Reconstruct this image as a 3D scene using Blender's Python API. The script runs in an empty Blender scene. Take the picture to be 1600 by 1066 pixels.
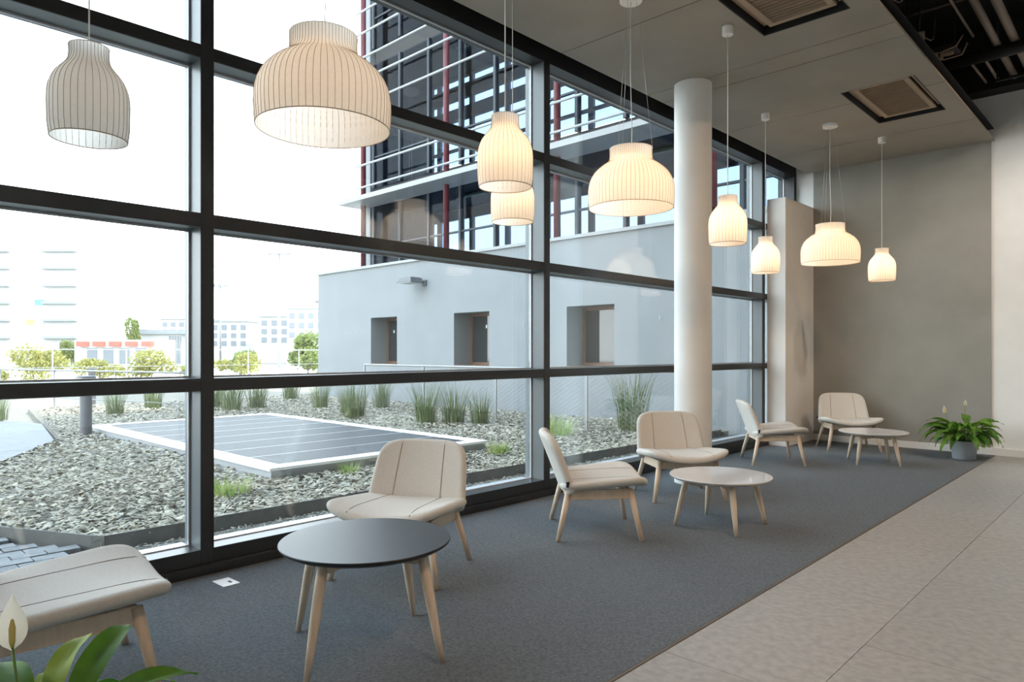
import bpy, bmesh, math, random
from mathutils import Vector, Matrix
random.seed(7)
SC = bpy.context.scene
COL = SC.collection
PI = math.pi
R_ = math.radians

# ------------------------------------------------------------------ camera
cam = bpy.data.objects.new('camera', bpy.data.cameras.new('camera'))
COL.objects.link(cam)
cam.location = (4.4, 0.0, 1.4)
cam.rotation_euler = (R_(90), 0, math.atan2(1030, 1080))
cam.data.sensor_width = 36.0
cam.data.lens = 36.0 * 1080 / 1600
cam.data.shift_y = 17 / 1600
cam.data.clip_start = 0.05
cam.data.clip_end = 600
SC.camera = cam
# ------------------------------------------------------------------ world, sun, exposure
W = bpy.data.worlds.new('sky'); SC.world = W; W.use_nodes = True
nt = W.node_tree; nt.nodes.clear()
wo = nt.nodes.new('ShaderNodeOutputWorld'); bg = nt.nodes.new('ShaderNodeBackground')
tc = nt.nodes.new('ShaderNodeTexCoord'); sx = nt.nodes.new('ShaderNodeSeparateXYZ')
rp = nt.nodes.new('ShaderNodeValToRGB')
nt.links.new(tc.outputs['Generated'], sx.inputs[0]); nt.links.new(sx.outputs['Z'], rp.inputs[0])
nt.links.new(rp.outputs[0], bg.inputs['Color']); nt.links.new(bg.outputs[0], wo.inputs[0])
e = rp.color_ramp.elements
e[0].position = 0.0; e[0].color = (0.96, 0.985, 1.0, 1)
e[1].position = 1.0; e[1].color = (0.50, 0.68, 0.92, 1)
m_ = e.new(0.35); m_.color = (0.86, 0.94, 1.0, 1)
bg.inputs['Strength'].default_value = 4.7
sun = bpy.data.objects.new('sun', bpy.data.lights.new('sun', 'SUN')); COL.objects.link(sun)
sun.data.energy = 6.0; sun.data.angle = R_(1.0); sun.data.color = (1, .93, .82)
sun.rotation_euler = Vector((-0.62, -0.36, -0.72)).to_track_quat('-Z', 'Y').to_euler()
sun.location = (20, 20, 40)
SC.view_settings.view_transform = 'Standard'; SC.view_settings.look = 'None'
SC.view_settings.gamma = 1.0; SC.view_settings.use_curve_mapping = False
SC.view_settings.exposure = 0.60

# ------------------------------------------------------------------ materials
MATS = {}
def mat(name, col, rough=.6, metal=0., spec=.5, noise=None, bump=None, col2=None, detail=4, stretch=None, trans=None, ramp=(.35, .65)):
    """principled; noise=(scale), col2 mixes in by noise; bump=(scale,strength,dist)"""
    if name in MATS: return MATS[name]
    m = bpy.data.materials.new(name); m.use_nodes = True; n = m.node_tree; p = n.nodes['Principled BSDF']
    p.inputs['Base Color'].default_value = (*col, 1); p.inputs['Roughness'].default_value = rough
    p.inputs['Metallic'].default_value = metal; p.inputs['Specular IOR Level'].default_value = spec
    tcn = n.nodes.new('ShaderNodeTexCoord'); src = tcn.outputs['Object']
    if stretch:
        mp = n.nodes.new('ShaderNodeMapping'); mp.inputs['Scale'].default_value = stretch
        n.links.new(src, mp.inputs[0]); src = mp.outputs[0]
    if noise and col2:
        t = n.nodes.new('ShaderNodeTexNoise'); t.inputs['Scale'].default_value = noise; t.inputs['Detail'].default_value = detail
        n.links.new(src, t.inputs['Vector'])
        r = n.nodes.new('ShaderNodeValToRGB'); r.color_ramp.elements[0].position = ramp[0]; r.color_ramp.elements[1].position = ramp[1]
        r.color_ramp.elements[0].color = (*col, 1); r.color_ramp.elements[1].color = (*col2, 1)
        n.links.new(t.outputs['Fac'], r.inputs[0]); n.links.new(r.outputs[0], p.inputs['Base Color'])
    if bump:
        t = n.nodes.new('ShaderNodeTexNoise'); t.inputs['Scale'].default_value = bump[0]; t.inputs['Detail'].default_value = 3
        n.links.new(src, t.inputs['Vector'])
        b = n.nodes.new('ShaderNodeBump'); b.inputs['Strength'].default_value = bump[1]; b.inputs['Distance'].default_value = bump[2]
        n.links.new(t.outputs['Fac'], b.inputs['Height']); n.links.new(b.outputs[0], p.inputs['Normal'])
    MATS[name] = m
    return m
def random_tint(m, amount=.25):
    """vary brightness from object to object"""
    n = m.node_tree; p = n.nodes['Principled BSDF']; oi = n.nodes.new('ShaderNodeObjectInfo')
    h = n.nodes.new('ShaderNodeHueSaturation'); mr = n.nodes.new('ShaderNodeMapRange')
    mr.inputs['To Min'].default_value = 1 - amount; mr.inputs['To Max'].default_value = 1 + amount
    n.links.new(oi.outputs['Random'], mr.inputs[0]); n.links.new(mr.outputs[0], h.inputs['Value'])
    if p.inputs['Base Color'].links: n.links.new(p.inputs['Base Color'].links[0].from_socket, h.inputs['Color'])
    else: h.inputs['Color'].default_value = p.inputs['Base Color'].default_value
    n.links.new(h.outputs[0], p.inputs['Base Color'])
def glass_mat(name, tint, r0=.05, gain=.95):
    if name in MATS: return MATS[name]
    m = bpy.data.materials.new(name); m.use_nodes = True; n = m.node_tree; n.nodes.clear()
    o = n.nodes.new('ShaderNodeOutputMaterial'); mx = n.nodes.new('ShaderNodeMixShader')
    t = n.nodes.new('ShaderNodeBsdfTransparent'); t.inputs[0].default_value = (*tint, 1)
    g = n.nodes.new('ShaderNodeBsdfGlossy'); g.inputs['Roughness'].default_value = 0.0
    lw = n.nodes.new('ShaderNodeLayerWeight'); lw.inputs['Blend'].default_value = .5
    pw = n.nodes.new('ShaderNodeMath'); pw.operation = 'POWER'; pw.inputs[1].default_value = 5
    ma = n.nodes.new('ShaderNodeMath'); ma.operation = 'MULTIPLY_ADD'; ma.inputs[1].default_value = gain - r0; ma.inputs[2].default_value = r0
    n.links.new(lw.outputs['Facing'], pw.inputs[0]); n.links.new(pw.outputs[0], ma.inputs[0]); n.links.new(ma.outputs[0], mx.inputs[0])
    n.links.new(t.outputs[0], mx.inputs[1]); n.links.new(g.outputs[0], mx.inputs[2]); n.links.new(mx.outputs[0], o.inputs[0])
    MATS[name] = m; return m
def emit_mat(name, col, s):
    if name in MATS: return MATS[name]
    m = bpy.data.materials.new(name); m.use_nodes = True; n = m.node_tree; n.nodes.clear()
    o = n.nodes.new('ShaderNodeOutputMaterial'); em = n.nodes.new('ShaderNodeEmission')
    em.inputs[0].default_value = (*col, 1); em.inputs[1].default_value = s; n.links.new(em.outputs[0], o.inputs[0])
    MATS[name] = m; return m
def shade_mat():
    m = bpy.data.materials.new('lamp shade cocoon'); m.use_nodes = True; n = m.node_tree; n.nodes.clear()
    o = n.nodes.new('ShaderNodeOutputMaterial'); mx = n.nodes.new('ShaderNodeMixShader'); mx.inputs[0].default_value = .52
    d = n.nodes.new('ShaderNodeBsdfDiffuse'); t = n.nodes.new('ShaderNodeBsdfTranslucent')
    tcn = n.nodes.new('ShaderNodeTexCoord'); nz = n.nodes.new('ShaderNodeTexNoise'); nz.inputs['Scale'].default_value = 60; nz.inputs['Detail'].default_value = 5
    r = n.nodes.new('ShaderNodeValToRGB'); r.color_ramp.elements[0].color = (.88, .85, .80, 1); r.color_ramp.elements[1].color = (.97, .95, .91, 1)
    n.links.new(tcn.outputs['Object'], nz.inputs[0]); n.links.new(nz.outputs[0], r.inputs[0])
    n.links.new(r.outputs[0], d.inputs[0]); n.links.new(r.outputs[0], t.inputs[0])
    n.links.new(d.outputs[0], mx.inputs[1]); n.links.new(t.outputs[0], mx.inputs[2]); n.links.new(mx.outputs[0], o.inputs[0])
    return m
def leaf_mat(name, c1, c2, tr=.35, rough=.4):
    m = bpy.data.materials.new(name); m.use_nodes = True; n = m.node_tree; n.nodes.clear()
    o = n.nodes.new('ShaderNodeOutputMaterial'); mx = n.nodes.new('ShaderNodeMixShader'); mx.inputs[0].default_value = tr
    p = n.nodes.new('ShaderNodeBsdfPrincipled'); p.inputs['Roughness'].default_value = rough
    t = n.nodes.new('ShaderNodeBsdfTranslucent'); tcn = n.nodes.new('ShaderNodeTexCoord')
    nz = n.nodes.new('ShaderNodeTexNoise'); nz.inputs['Scale'].default_value = 9
    r = n.nodes.new('ShaderNodeValToRGB'); r.color_ramp.elements[0].position = .35; r.color_ramp.elements[1].position = .68
    r.color_ramp.elements[0].color = (*c1, 1); r.color_ramp.elements[1].color = (*c2, 1)
    n.links.new(tcn.outputs['Object'], nz.inputs[0]); n.links.new(nz.outputs[0], r.inputs[0])
    n.links.new(r.outputs[0], p.inputs['Base Color']); n.links.new(r.outputs[0], t.inputs[0])
    n.links.new(p.outputs[0], mx.inputs[1]); n.links.new(t.outputs[0], mx.inputs[2]); n.links.new(mx.outputs[0], o.inputs[0])
    MATS[name] = m; return m

M_carpet = mat('grey carpet', (.066, .079, .088), 1.0, spec=.1, noise=70, col2=(.150, .166, .176), detail=9, bump=(420, .9, .006), ramp=(.3, .7))
M_carpet.node_tree.nodes['Principled BSDF'].inputs['Sheen Weight'].default_value = .16
M_tile = mat('floor tile', (.30, .285, .265), .42, noise=22, col2=(.385, .368, .342), detail=8, bump=(150, .06, .002)); random_tint(M_tile, .06)
M_screed = mat('tile joint', (.10, .095, .09), .9)
M_white = mat('white plaster', (.78, .77, .74), .8, noise=3, col2=(.82, .81, .78))
M_warmwhite = mat('pilaster plaster', (.77, .74, .70), .8, noise=3, col2=(.80, .77, .73))
M_taupe = mat('taupe wall covering', (.285, .275, .245), .85, noise=2.2, col2=(.32, .31, .278), bump=(260, .25, .003), detail=6)
M_ceil = mat('taupe ceiling panel', (.29, .258, .215), .7, noise=2, col2=(.32, .285, .24))
M_black = mat('black paint', (.008, .008, .009), .7)
M_frame = mat('anthracite aluminium', (.022, .023, .025), .35, metal=0., spec=.5)
M_framebody = mat('grey aluminium mullion body', (.13, .145, .15), .38, metal=.2, spec=.6)
M_sill = mat('grey aluminium sill', (.45, .46, .47), .4, metal=.3)
M_glass = glass_mat('window glass', (.93, .962, .965), r0=.085, gain=.9)
M_glass2 = glass_mat('wing glass', (.40, .49, .61), r0=.012, gain=.35)
M_column = mat('white column paint', (.76, .75, .72), .55, noise=4, col2=(.79, .78, .75))
M_fabric = mat('cream wool upholstery', (.60, .57, .515), .9, spec=.2, noise=120, col2=(.66, .625, .57), bump=(380, .35, .002))
M_seam = mat('upholstery seam', (.25, .22, .185), .9)
M_wood = mat('pale oiled beech', (.62, .49, .36), .5, noise=9, col2=(.69, .56, .43), stretch=(6, 6, .6), detail=6)
M_tag = mat('navy fabric tag', (.015, .02, .045), .7)
M_tblack = mat('black laminate', (.014, .015, .017), .38, spec=.5)
M_twhite = mat('gloss pale laminate', (.60, .57, .54), .05, noise=1.4, col2=(.65, .62, .59))
M_shade = shade_mat()
M_wire = mat('shade wire', (.34, .24, .15), .5)
M_cord = mat('white cord', (.75, .73, .70), .5)
M_steelwire = mat('steel cable', (.55, .54, .52), .35, metal=.6)
M_canopy = mat('white lamp canopy', (.80, .77, .73), .4)
M_pot = mat('grey plant pot', (.36, .39, .43), .6, noise=6, col2=(.40, .43, .47))
M_soil = mat('potting soil', (.03, .022, .016), .95, noise=30, col2=(.06, .045, .03), bump=(60, .6, .01))
M_leaf = leaf_mat('peace lily leaf', (.05, .15, .012), (.15, .30, .025), .35, .62)
M_leafy = leaf_mat('peace lily young leaf', (.20, .32, .02), (.42, .46, .07), .35, .62)
M_stem = mat('green stem', (.10, .20, .03), .5)
M_spathe = leaf_mat('cream spathe', (.80, .74, .62), (.86, .82, .72), .35, .5)
M_spadix = mat('spadix', (.55, .45, .15), .8, bump=(200, .6, .003))
M_vent = mat('vent tan metal', (.34, .25, .17), .5)
M_grille = mat('vent grille mesh', (.22, .155, .10), .6, noise=240, col2=(.29, .21, .14))
M_slot = mat('vent slot brown', (.10, .05, .025), .6)
M_pipe = mat('dull tan pipe', (.24, .19, .15), .55)
M_pipedk = mat('black steel pipe', (.022, .022, .024), .5)
M_jbox = mat('tan junction box', (.30, .23, .16), .6)
# outdoors
M_paver = mat('grey cobble', (.18, .18, .175), .95, spec=.1, noise=14, col2=(.23, .23, .225), bump=(60, .3, .004)); random_tint(M_paver, .12)
M_joint = mat('cobble joint sand', (.16, .155, .14), .95)
M_slab = mat('concrete slab', (.235, .23, .22), .95, spec=.1, noise=6, col2=(.27, .265, .255))
M_earth = mat('garden soil and chips', (.13, .115, .085), .95, noise=14, col2=(.24, .22, .18), detail=8, bump=(40, .8, .03))
M_chip = mat('stone chippings', (.165, .145, .10), .9, spec=.15, noise=9, col2=(.53, .485, .385), detail=3, ramp=(.3, .72))
M_edging = mat('weathered steel edging', (.10, .095, .085), .75, noise=6, col2=(.145, .135, .12))
M_pvframe = mat('white solar frame', (.85, .85, .84), .4)
M_pvside = mat('grey solar plinth', (.30, .31, .32), .6)
M_concrete = mat('pale grey concrete wall', (.215, .226, .230), .8, noise=1.3, col2=(.235, .245, .250))
M_coping = mat('pale metal coping', (.28, .285, .28), .5)
M_red = mat('red steel column', (.11, .015, .02), .5)
M_louver = mat('white louver tube', (.27, .28, .28), .4)
M_wingframe = mat('wing dark mullion', (.035, .042, .052), .6)
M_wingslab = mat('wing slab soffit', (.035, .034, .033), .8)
M_wood2 = mat('brown window frame', (.15, .075, .045), .5)
M_darkglass = mat('dark window pane', (.02, .024, .026), .04, spec=.9)
M_galv = mat('galvanised rail', (.27, .28, .28), .45, metal=.3)
M_bollard = mat('dark grey bollard', (.10, .10, .105), .5)
M_grass = leaf_mat('ornamental grass blade', (.085, .13, .045), (.19, .22, .09), .25, .7)
M_tuft = leaf_mat('short green tuft', (.22, .33, .07), (.40, .46, .15), .3, .6)
M_hedge = leaf_mat('yellow green foliage', (.20, .21, .04), (.38, .34, .10), .4, .6)
M_tree = leaf_mat('tree foliage', (.13, .18, .04), (.25, .28, .09), .4, .6)
M_farw = mat('far white render', (.46, .46, .455), .8)
M_farg = mat('far grey render', (.24, .25, .26), .8)
M_fard = mat('far dark window', (.17, .19, .21), .4)
M_farr = mat('red awning', (.55, .10, .07), .7)
M_bark = mat('bark', (.16, .12, .09), .9)

# pv cells: fine grid of busbars over dark blue grey cells
M_pv = mat('solar cells', (.055, .065, .085), .5, spec=.12)
n = M_pv.node_tree
bt = n.nodes.new('ShaderNodeTexBrick'); bt.offset = 0; bt.inputs['Scale'].default_value = 8.0
bt.inputs['Brick Width'].default_value = 1; bt.inputs['Row Height'].default_value = 1; bt.inputs['Mortar Size'].default_value = .02
bt.inputs['Color1'].default_value = (.036, .040, .044, 1); bt.inputs['Color2'].default_value = (.046, .050, .054, 1); bt.inputs['Mortar'].default_value = (.16, .165, .17, 1)
tcn = n.nodes.new('ShaderNodeTexCoord'); n.links.new(tcn.outputs['Object'], bt.inputs['Vector'])
n.links.new(bt.outputs['Color'], n.nodes['Principled BSDF'].inputs['Base Color'])

# ------------------------------------------------------------------ helpers
def tag(o, label=None, cat=None, group=None, kind=None):
    if label: o['label'] = label
    if cat: o['category'] = cat
    if group: o['group'] = group
    if kind: o['kind'] = kind
    return o
def empty(name, loc=(0, 0, 0), rz=0, parent=None):
    o = bpy.data.objects.new(name, None); COL.objects.link(o); o.location = loc; o.rotation_euler = (0, 0, rz)
    o.empty_display_size = .1
    if parent: o.parent = parent
    return o
def thing(name, label, cat, loc=(0, 0, 0), rz=0, group=None):
    return tag(empty(name, loc, rz), label, cat, group)
def finish(bm, name, m, parent=None, smooth=False, bevel=0, loc=None, rz=None):
    bmesh.ops.recalc_face_normals(bm, faces=bm.faces)
    me = bpy.data.meshes.new(name); bm.to_mesh(me); bm.free()
    if m: me.materials.append(m)
    if smooth:
        for p in me.polygons: p.use_smooth = True
    o = bpy.data.objects.new(name, me); COL.objects.link(o)
    if parent: o.parent = parent
    if loc is not None: o.location = loc
    if rz is not None: o.rotation_euler = (0, 0, rz)
    if bevel:
        b = o.modifiers.new('bevel', 'BEVEL'); b.width = bevel; b.segments = 2; b.limit_method = 'ANGLE'
    return o
def raw(name, verts, faces, m, parent=None, smooth=False):
    me = bpy.data.meshes.new(name); me.from_pydata(verts, [], faces); me.update()
    if m: me.materials.append(m)
    if smooth:
        for p in me.polygons: p.use_smooth = True
    o = bpy.data.objects.new(name, me); COL.objects.link(o)
    if parent: o.parent = parent
    return o
def inst(src, parent=None, loc=None, rot=None, scale=None):
    o = bpy.data.objects.new(src.name.split('.')[0], src.data); COL.objects.link(o)
    if parent: o.parent = parent
    if loc is not None: o.location = loc
    if rot is not None: o.rotation_euler = rot
    if scale is not None: o.scale = scale
    return o
def copy_tree(o, parent=None):
    c = o.copy(); COL.objects.link(c)
    if parent: c.parent = parent
    for ch in list(o.children): copy_tree(ch, c)
    return c
def bx(bm, x0, x1, y0, y1, z0, z1):
    v = [bm.verts.new(p) for p in ((x0,y0,z0),(x1,y0,z0),(x1,y1,z0),(x0,y1,z0),(x0,y0,z1),(x1,y0,z1),(x1,y1,z1),(x0,y1,z1))]
    for f in ((0,3,2,1),(4,5,6,7),(0,1,5,4),(1,2,6,5),(2,3,7,6),(3,0,4,7)): bm.faces.new([v[i] for i in f])
def box(name, x0, x1, y0, y1, z0, z1, m, parent=None, bevel=0):
    bm = bmesh.new(); bx(bm, x0, x1, y0, y1, z0, z1); return finish(bm, name, m, parent, bevel=bevel)
def tube_bm(bm, pts, r, seg=8, r1=None):
    pts = [Vector(p) for p in pts]; n_ = len(pts); rings = []
    for i, p in enumerate(pts):
        d = (pts[min(i+1, n_-1)] - pts[max(i-1, 0)]).normalized()
        a = Vector((0, 0, 1)) if abs(d.z) < .95 else Vector((1, 0, 0))
        s = d.cross(a).normalized(); t = d.cross(s)
        rr = r if r1 is None else (r + (r1 - r) * i / (n_ - 1) if not callable(r1) else r1(i / (n_ - 1)))
        rings.append([bm.verts.new(p + (s * math.cos(2*PI*k/seg) + t * math.sin(2*PI*k/seg)) * rr) for k in range(seg)])
    for a, b in zip(rings, rings[1:]):
        for k in range(seg): bm.faces.new((a[k], a[(k+1) % seg], b[(k+1) % seg], b[k]))
    bm.faces.new(rings[0][::-1]); bm.faces.new(rings[-1])
def tube(name, pts, r, m, parent=None, seg=8, r1=None):
    bm = bmesh.new(); tube_bm(bm, pts, r, seg, r1); return finish(bm, name, m, parent, smooth=True)
def lathe(name, prof, m, parent=None, seg=48, caps=(True, True), loc=None):
    bm = bmesh.new(); rings = []
    for r, z in prof: rings.append([bm.verts.new((r*math.cos(2*PI*k/seg), r*math.sin(2*PI*k/seg), z)) for k in range(seg)])
    for a, b in zip(rings, rings[1:]):
        for k in range(seg): bm.faces.new((a[k], a[(k+1) % seg], b[(k+1) % seg], b[k]))
    if caps[0]: bm.faces.new(rings[0][::-1])
    if caps[1]: bm.faces.new(rings[-1])
    return finish(bm, name, m, parent, smooth=True, loc=loc)
def autosmooth(o, ang=40):
    e_ = o.modifiers.new('edges', 'EDGE_SPLIT'); e_.split_angle = R_(ang); return o
def grid_boxes(bm, xs, ys, holes, z0, z1):
    """boxes of the grid xs x ys that are not inside a hole"""
    for a, b in zip(xs, xs[1:]):
        for c, d in zip(ys, ys[1:]):
            mx, my = (a+b)/2, (c+d)/2
            if any(h[0] < mx < h[1] and h[2] < my < h[3] for h in holes): continue
            bx(bm, a, b, c, d, z0, z1)

# ================================================================== STRUCTURE
YB = 11.3           # back wall
XR = 9.9; YN = -5.0 # right wall, wall behind the camera
CE = 4.26           # soffit height
XC = 2.67           # carpet and soffit edge
# floor with tiles
fl = tag(box('floor', -.02, XR, YN, YB, -.25, -.012, M_screed), kind='structure')
XT0 = 2.685
TW = .655; TL = 1.346
tile_src = {}
for c in range(11):
    x0 = XT0 + c * TW; x1 = min(x0 + TW, XR)
    if x1 - x0 < .05: continue
    off = (2.83 if c % 2 == 0 else 3.55)
    y = off - TL * math.ceil((off - YN) / TL)
    while y < YB:
        a, b = max(y, YN), min(y + TL, YB); y += TL
        if b - a < .02: continue
        key = (round(x1-x0, 3), round(b-a, 3)); g = .0016
        if key not in tile_src:
            bm = bmesh.new(); bx(bm, g, x1-x0-g, g, b-a-g, -.012, 0)
            t = finish(bm, 'tile', M_tile, fl, bevel=.001); tile_src[key] = t; t.location = (x0, a, 0)
        else:
            t = inst(tile_src[key], fl, (x0, a, 0))
# carpet
bm = bmesh.new(); bx(bm, .0, XC, YN, YB, -.012, .004)
cp = tag(finish(bm, 'carpet', M_carpet), 'dark blue grey carpet strip running along the glass wall', 'carpet')
tag(box('trim_1', XC, XT0, YN, YB, -.012, .003, mat('brass grey edge strip', (.16, .13, .10), .5, metal=.3)), kind='structure')

# back wall
wb = tag(box('wall_back', -.3, XR, YB, YB+.25, -.2, 6.2, M_white), kind='structure')
pn = tag(box('wall_back_cladding', .28, 2.63, YB-.03, YB, .10, CE+.02, M_taupe), kind='structure')
tag(box('baseboard_back', .28, XR, YB-.045, YB, 0.0, .10, M_white, bevel=.004), kind='structure')
tag(box('wall_right', XR, XR+.25, YN, YB+.25, -.2, 6.2, M_white), kind='structure')
tag(box('wall_front', -.3, XR+.25, YN-.25, YN, -.2, 6.2, M_white), kind='structure')
# pilaster box in the corner
tag(box('wall_pilaster', .0, .28, 10.17, YB, 0, 3.69, M_warmwhite, bevel=.004), kind='structure')
tag(box('baseboard_pilaster', -.0, .292, 10.158, YB-.045, 0, .09, M_warmwhite, bevel=.003), kind='structure')

# soffit: ceiling panels
hv = [(1.73, 2.47, 4.71, 6.11), (1.75, 2.48, 8.04, 9.44)]
ceil = tag(box('ceiling', .19, XC-.01, YN, YB, CE+.165, CE+.175, M_black), kind='structure')
ys = [YN, -3.95, -2.45, -.95, .55, 2.05, 3.55, 5.12, 6.625, 6.96, 8.45, 10.05, YB]
for a, b in zip(ys, ys[1:]):
    bm = bmesh.new(); g = .006; hs = [h for h in hv if h[2] < b and h[3] > a]
    xs_ = sorted({.175, XC} | {q for h in hs for q in h[:2]})
    yy = sorted({a+g, b-g} | {q for h in hs for q in h[2:] if a+g < q < b-g})
    grid_boxes(bm, xs_, yy, hs, CE, CE+.025)
    finish(bm, 'ceiling_panel', M_ceil, ceil)
# vertical edge of soffit and black void above
tag(box('ceiling_void', -.2, XR, YN, YB, 5.75, 6.2, M_black), kind='structure')
tag(box('beam_back', 1.0, XR, 11.0, YB-.001, 4.88, 5.75, M_black), kind='structure')
tag(box('shadow_mass', -.2, XR+.25, YN-.25, 24, 6.25, 14, M_farg), kind='structure')  # unseen mass added above the room so its shadow covers the yard
tag(box('lintel_window', -.32, .17, YN, YB, 4.38, 6.2, M_black), kind='structure')
tag(box('wall_window_end', -.3, .0, YB, YB+.1, -.2, 6.2, M_white), kind='structure')

# column
lathe('column', [(.196, .0), (.196, CE)], M_column, seg=64, loc=(.69, 6.70, 0))
o = bpy.data.objects['column']; autosmooth(o); tag(o, kind='structure')

# windows -------------------------------------------------------------
bays = [-4.73, -1.45, 1.83, 5.11, 8.385, 10.06, 11.25]
TR = [(1.154, 1.233), (2.183, 2.272), (3.245, 3.33)]
GX0, GX1 = -.204, -.18
HEAD = 4.22
for i, (a, b) in enumerate(zip(bays, bays[1:])):
    w = tag(empty('window_%d' % (i+1), (0, (a+b)/2, 0)), kind='structure')
    L_ = (b - a) / 2
    hw = .042
    bm = bmesh.new(); bx(bm, -.25, -.012, -L_-hw+.001, -L_+hw-.001, 0, 4.4); finish(bm, 'mullion_body', M_framebody, w)
    bm = bmesh.new(); bx(bm, -.012, 0, -L_-hw, -L_+hw, 0, 4.4); finish(bm, 'mullion_cap', M_frame, w, bevel=.003)
    if i == len(bays) - 2:
        bm = bmesh.new(); bx(bm, -.25, 0, L_-hw, L_+.05, 0, 4.4); finish(bm, 'end_mullion', M_frame, w, bevel=.003)
    for z0, z1 in TR:
        bm = bmesh.new(); bx(bm, -.235, -.014, -L_+hw, L_-hw, z0+.001, z1-.001); finish(bm, 'transom_body', M_framebody, w)
        bm = bmesh.new(); bx(bm, -.014, -.001, -L_+hw, L_-hw, z0, z1); finish(bm, 'transom_cap', M_frame, w, bevel=.003)
    bm = bmesh.new(); bx(bm, -.25, -.001, -L_+hw, L_-hw, HEAD, 4.40); finish(bm, 'head_rail', M_frame, w)
    bm = bmesh.new(); bx(bm, -.14, -.001, -L_+hw, L_-hw, 0, .157); finish(bm, 'bottom_rail', M_frame, w, bevel=.003)
    bm = bmesh.new(); bx(bm, .001, .035, -L_, L_, .004, .066); finish(bm, 'floor_plinth', M_frame, w, bevel=.004)
    bm = bmesh.new(); bx(bm, -.30, -.14, -L_+hw, L_-hw, .03, .150); finish(bm, 'sill', M_sill, w)
    lv = [.15] + [q for t in TR for q in t] + [HEAD]
    for z0, z1 in zip(lv[::2], lv[1::2]):
        bm = bmesh.new(); bx(bm, GX0, GX1, -L_+hw, L_-hw, z0, z1); finish(bm, 'pane', M_glass, w)
        # slim glazing gaskets round each pane
        bm = bmesh.new(); k = .012
        for (p0, p1, q0, q1) in ((-L_+hw, L_-hw, z0, z0+k), (-L_+hw, L_-hw, z1-k, z1)): bx(bm, GX1, GX1+.018, p0, p1, q0, q1)
        for (p0, p1) in ((-L_+hw, -L_+hw+k), (L_-hw-k, L_-hw)): bx(bm, GX1, GX1+.018, p0, p1, z0+k, z1-k)
        finish(bm, 'gasket', M_sill, w)
tag(box('wall_left', -.3, 0, YN-.2, -4.78, 0, 4.4, M_white), kind='structure')

# ================================================================== CEILING FITTINGS
def vent(h, label):
    x0, x1, y0, y1 = h
    t = thing('air_cassette', label, 'ceiling vent', ((x0+x1)/2, (y0+y1)/2, CE), group='cassette vents in the soffit')
    X, Y = (x1-x0)/2, (y1-y0)/2
    bm = bmesh.new(); k = .012
    for a in ((-X, X, -Y, -Y+k), (-X, X, Y-k, Y), (-X, -X+k, -Y+k, Y-k), (X-k, X, -Y+k, Y-k)): bx(bm, *a, .002, .16)
    finish(bm, 'recess_edge', M_black, t)
    bm = bmesh.new(); bx(bm, -X+k, X-k, -Y+k, Y-k, .13, .15); finish(bm, 'backing', M_slot, t)
    fx, fy = X-.085, Y-.07; k = .055
    bm = bmesh.new()
    for a in ((-fx, fx, -fy, -fy+k), (-fx, fx, fy-k, fy), (-fx, -fx+k, -fy+k, fy-k), (fx-k, fx, -fy+k, fy-k)): bx(bm, *a, .03, .06)
    finish(bm, 'frame', M_vent, t, bevel=.004)
    g = None
    bm = bmesh.new(); bx(bm, -fx+k, fx-k, -fy+k, fy-k, .05, .06); gr = finish(bm, 'grille', M_grille, t)
    for j in range(22):
        yy = -fy+k + (j+.5) * (2*(fy-k)/22)
        if j == 0:
            bm = bmesh.new(); bx(bm, -fx+k, fx-k, -.006, .006, .042, .05); s0 = finish(bm, 'slat', M_grille, gr); s0.location = (0, yy, 0)
        else: inst(s0, gr, (0, yy, 0))
    for sgn in (-1, 1):
        bm = bmesh.new(); bx(bm, sgn*(fx+.035)-.022, sgn*(fx+.035)+.022, -fy, fy, .06, .075); finish(bm, 'louver_flap', M_vent, t)
vent(hv[0], 'large tan ceiling cassette vent nearer the camera, cut by the top of the frame')
vent(hv[1], 'tan ceiling cassette vent nearer the taupe back wall')

# services in the black void
def pipe(name, label, pts, r, m, seg=10, cat='pipe'):
    return tag(tube(name, pts, r, m, seg=seg), label, cat)
pipe('ceiling_pipe', 'thin tan pipe nearest the soffit edge in the black void', [(2.60, 9.9, 4.98), (2.62, 10.99, 4.98)], .016, M_pipe)
pipe('ceiling_pipe', 'slim tan pipe second from the soffit edge in the black void', [(2.75, 9.9, 4.98), (2.75, 10.99, 4.98)], .018, M_pipe)
pipe('ceiling_pipe', 'thick tan pipe in the black void near the right edge', [(2.93, 8.2, 5.02), (2.93, 10.99, 4.98)], .04, M_pipe)
pipe('ceiling_pipe', 'thick tan pipe furthest right in the black void', [(3.10, 7.6, 5.02), (3.10, 10.99, 4.98)], .045, M_pipe)
pipe('ceiling_duct', 'wide dark round duct crossing the black void before the thin pipes', [(1.2, 9.75, 4.90), (6.5, 9.75, 4.90)], .075, M_pipedk, 14, 'duct')
pipe('ceiling_duct', 'dark round duct crossing the void above the junction boxes', [(1.2, 8.0, 5.35), (6.5, 8.0, 5.35)], .11, M_pipedk, 14, 'duct')
pipe('ceiling_duct', 'grey vertical bend of duct at the top right corner', [(3.02, 8.9, 5.3), (3.30, 8.4, 5.35), (3.3, 7.0, 5.35)], .09, M_pipedk, 14, 'duct')
pipe('sprinkler_pipe', 'thin tan sprinkler line running along the soffit edge', [(2.72, 5.5, 5.1), (2.72, 9.6, 5.1)], .014, M_pipe)
pipe('sprinkler_pipe', 'thin tan sprinkler line crossing above the cable tray', [(1.5, 8.75, 5.2), (5, 8.75, 5.2)], .014, M_pipe)
t = thing('pipe_hanger', 'dark steel trapeze hanger under the tan pipes by the white wall', 'hanger', (2.98, 10.75, 4.93))
bm = bmesh.new(); bx(bm, -.22, .42, -.02, .02, -.05, -.02); finish(bm, 'cross_bar', M_pipedk, t)
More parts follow.
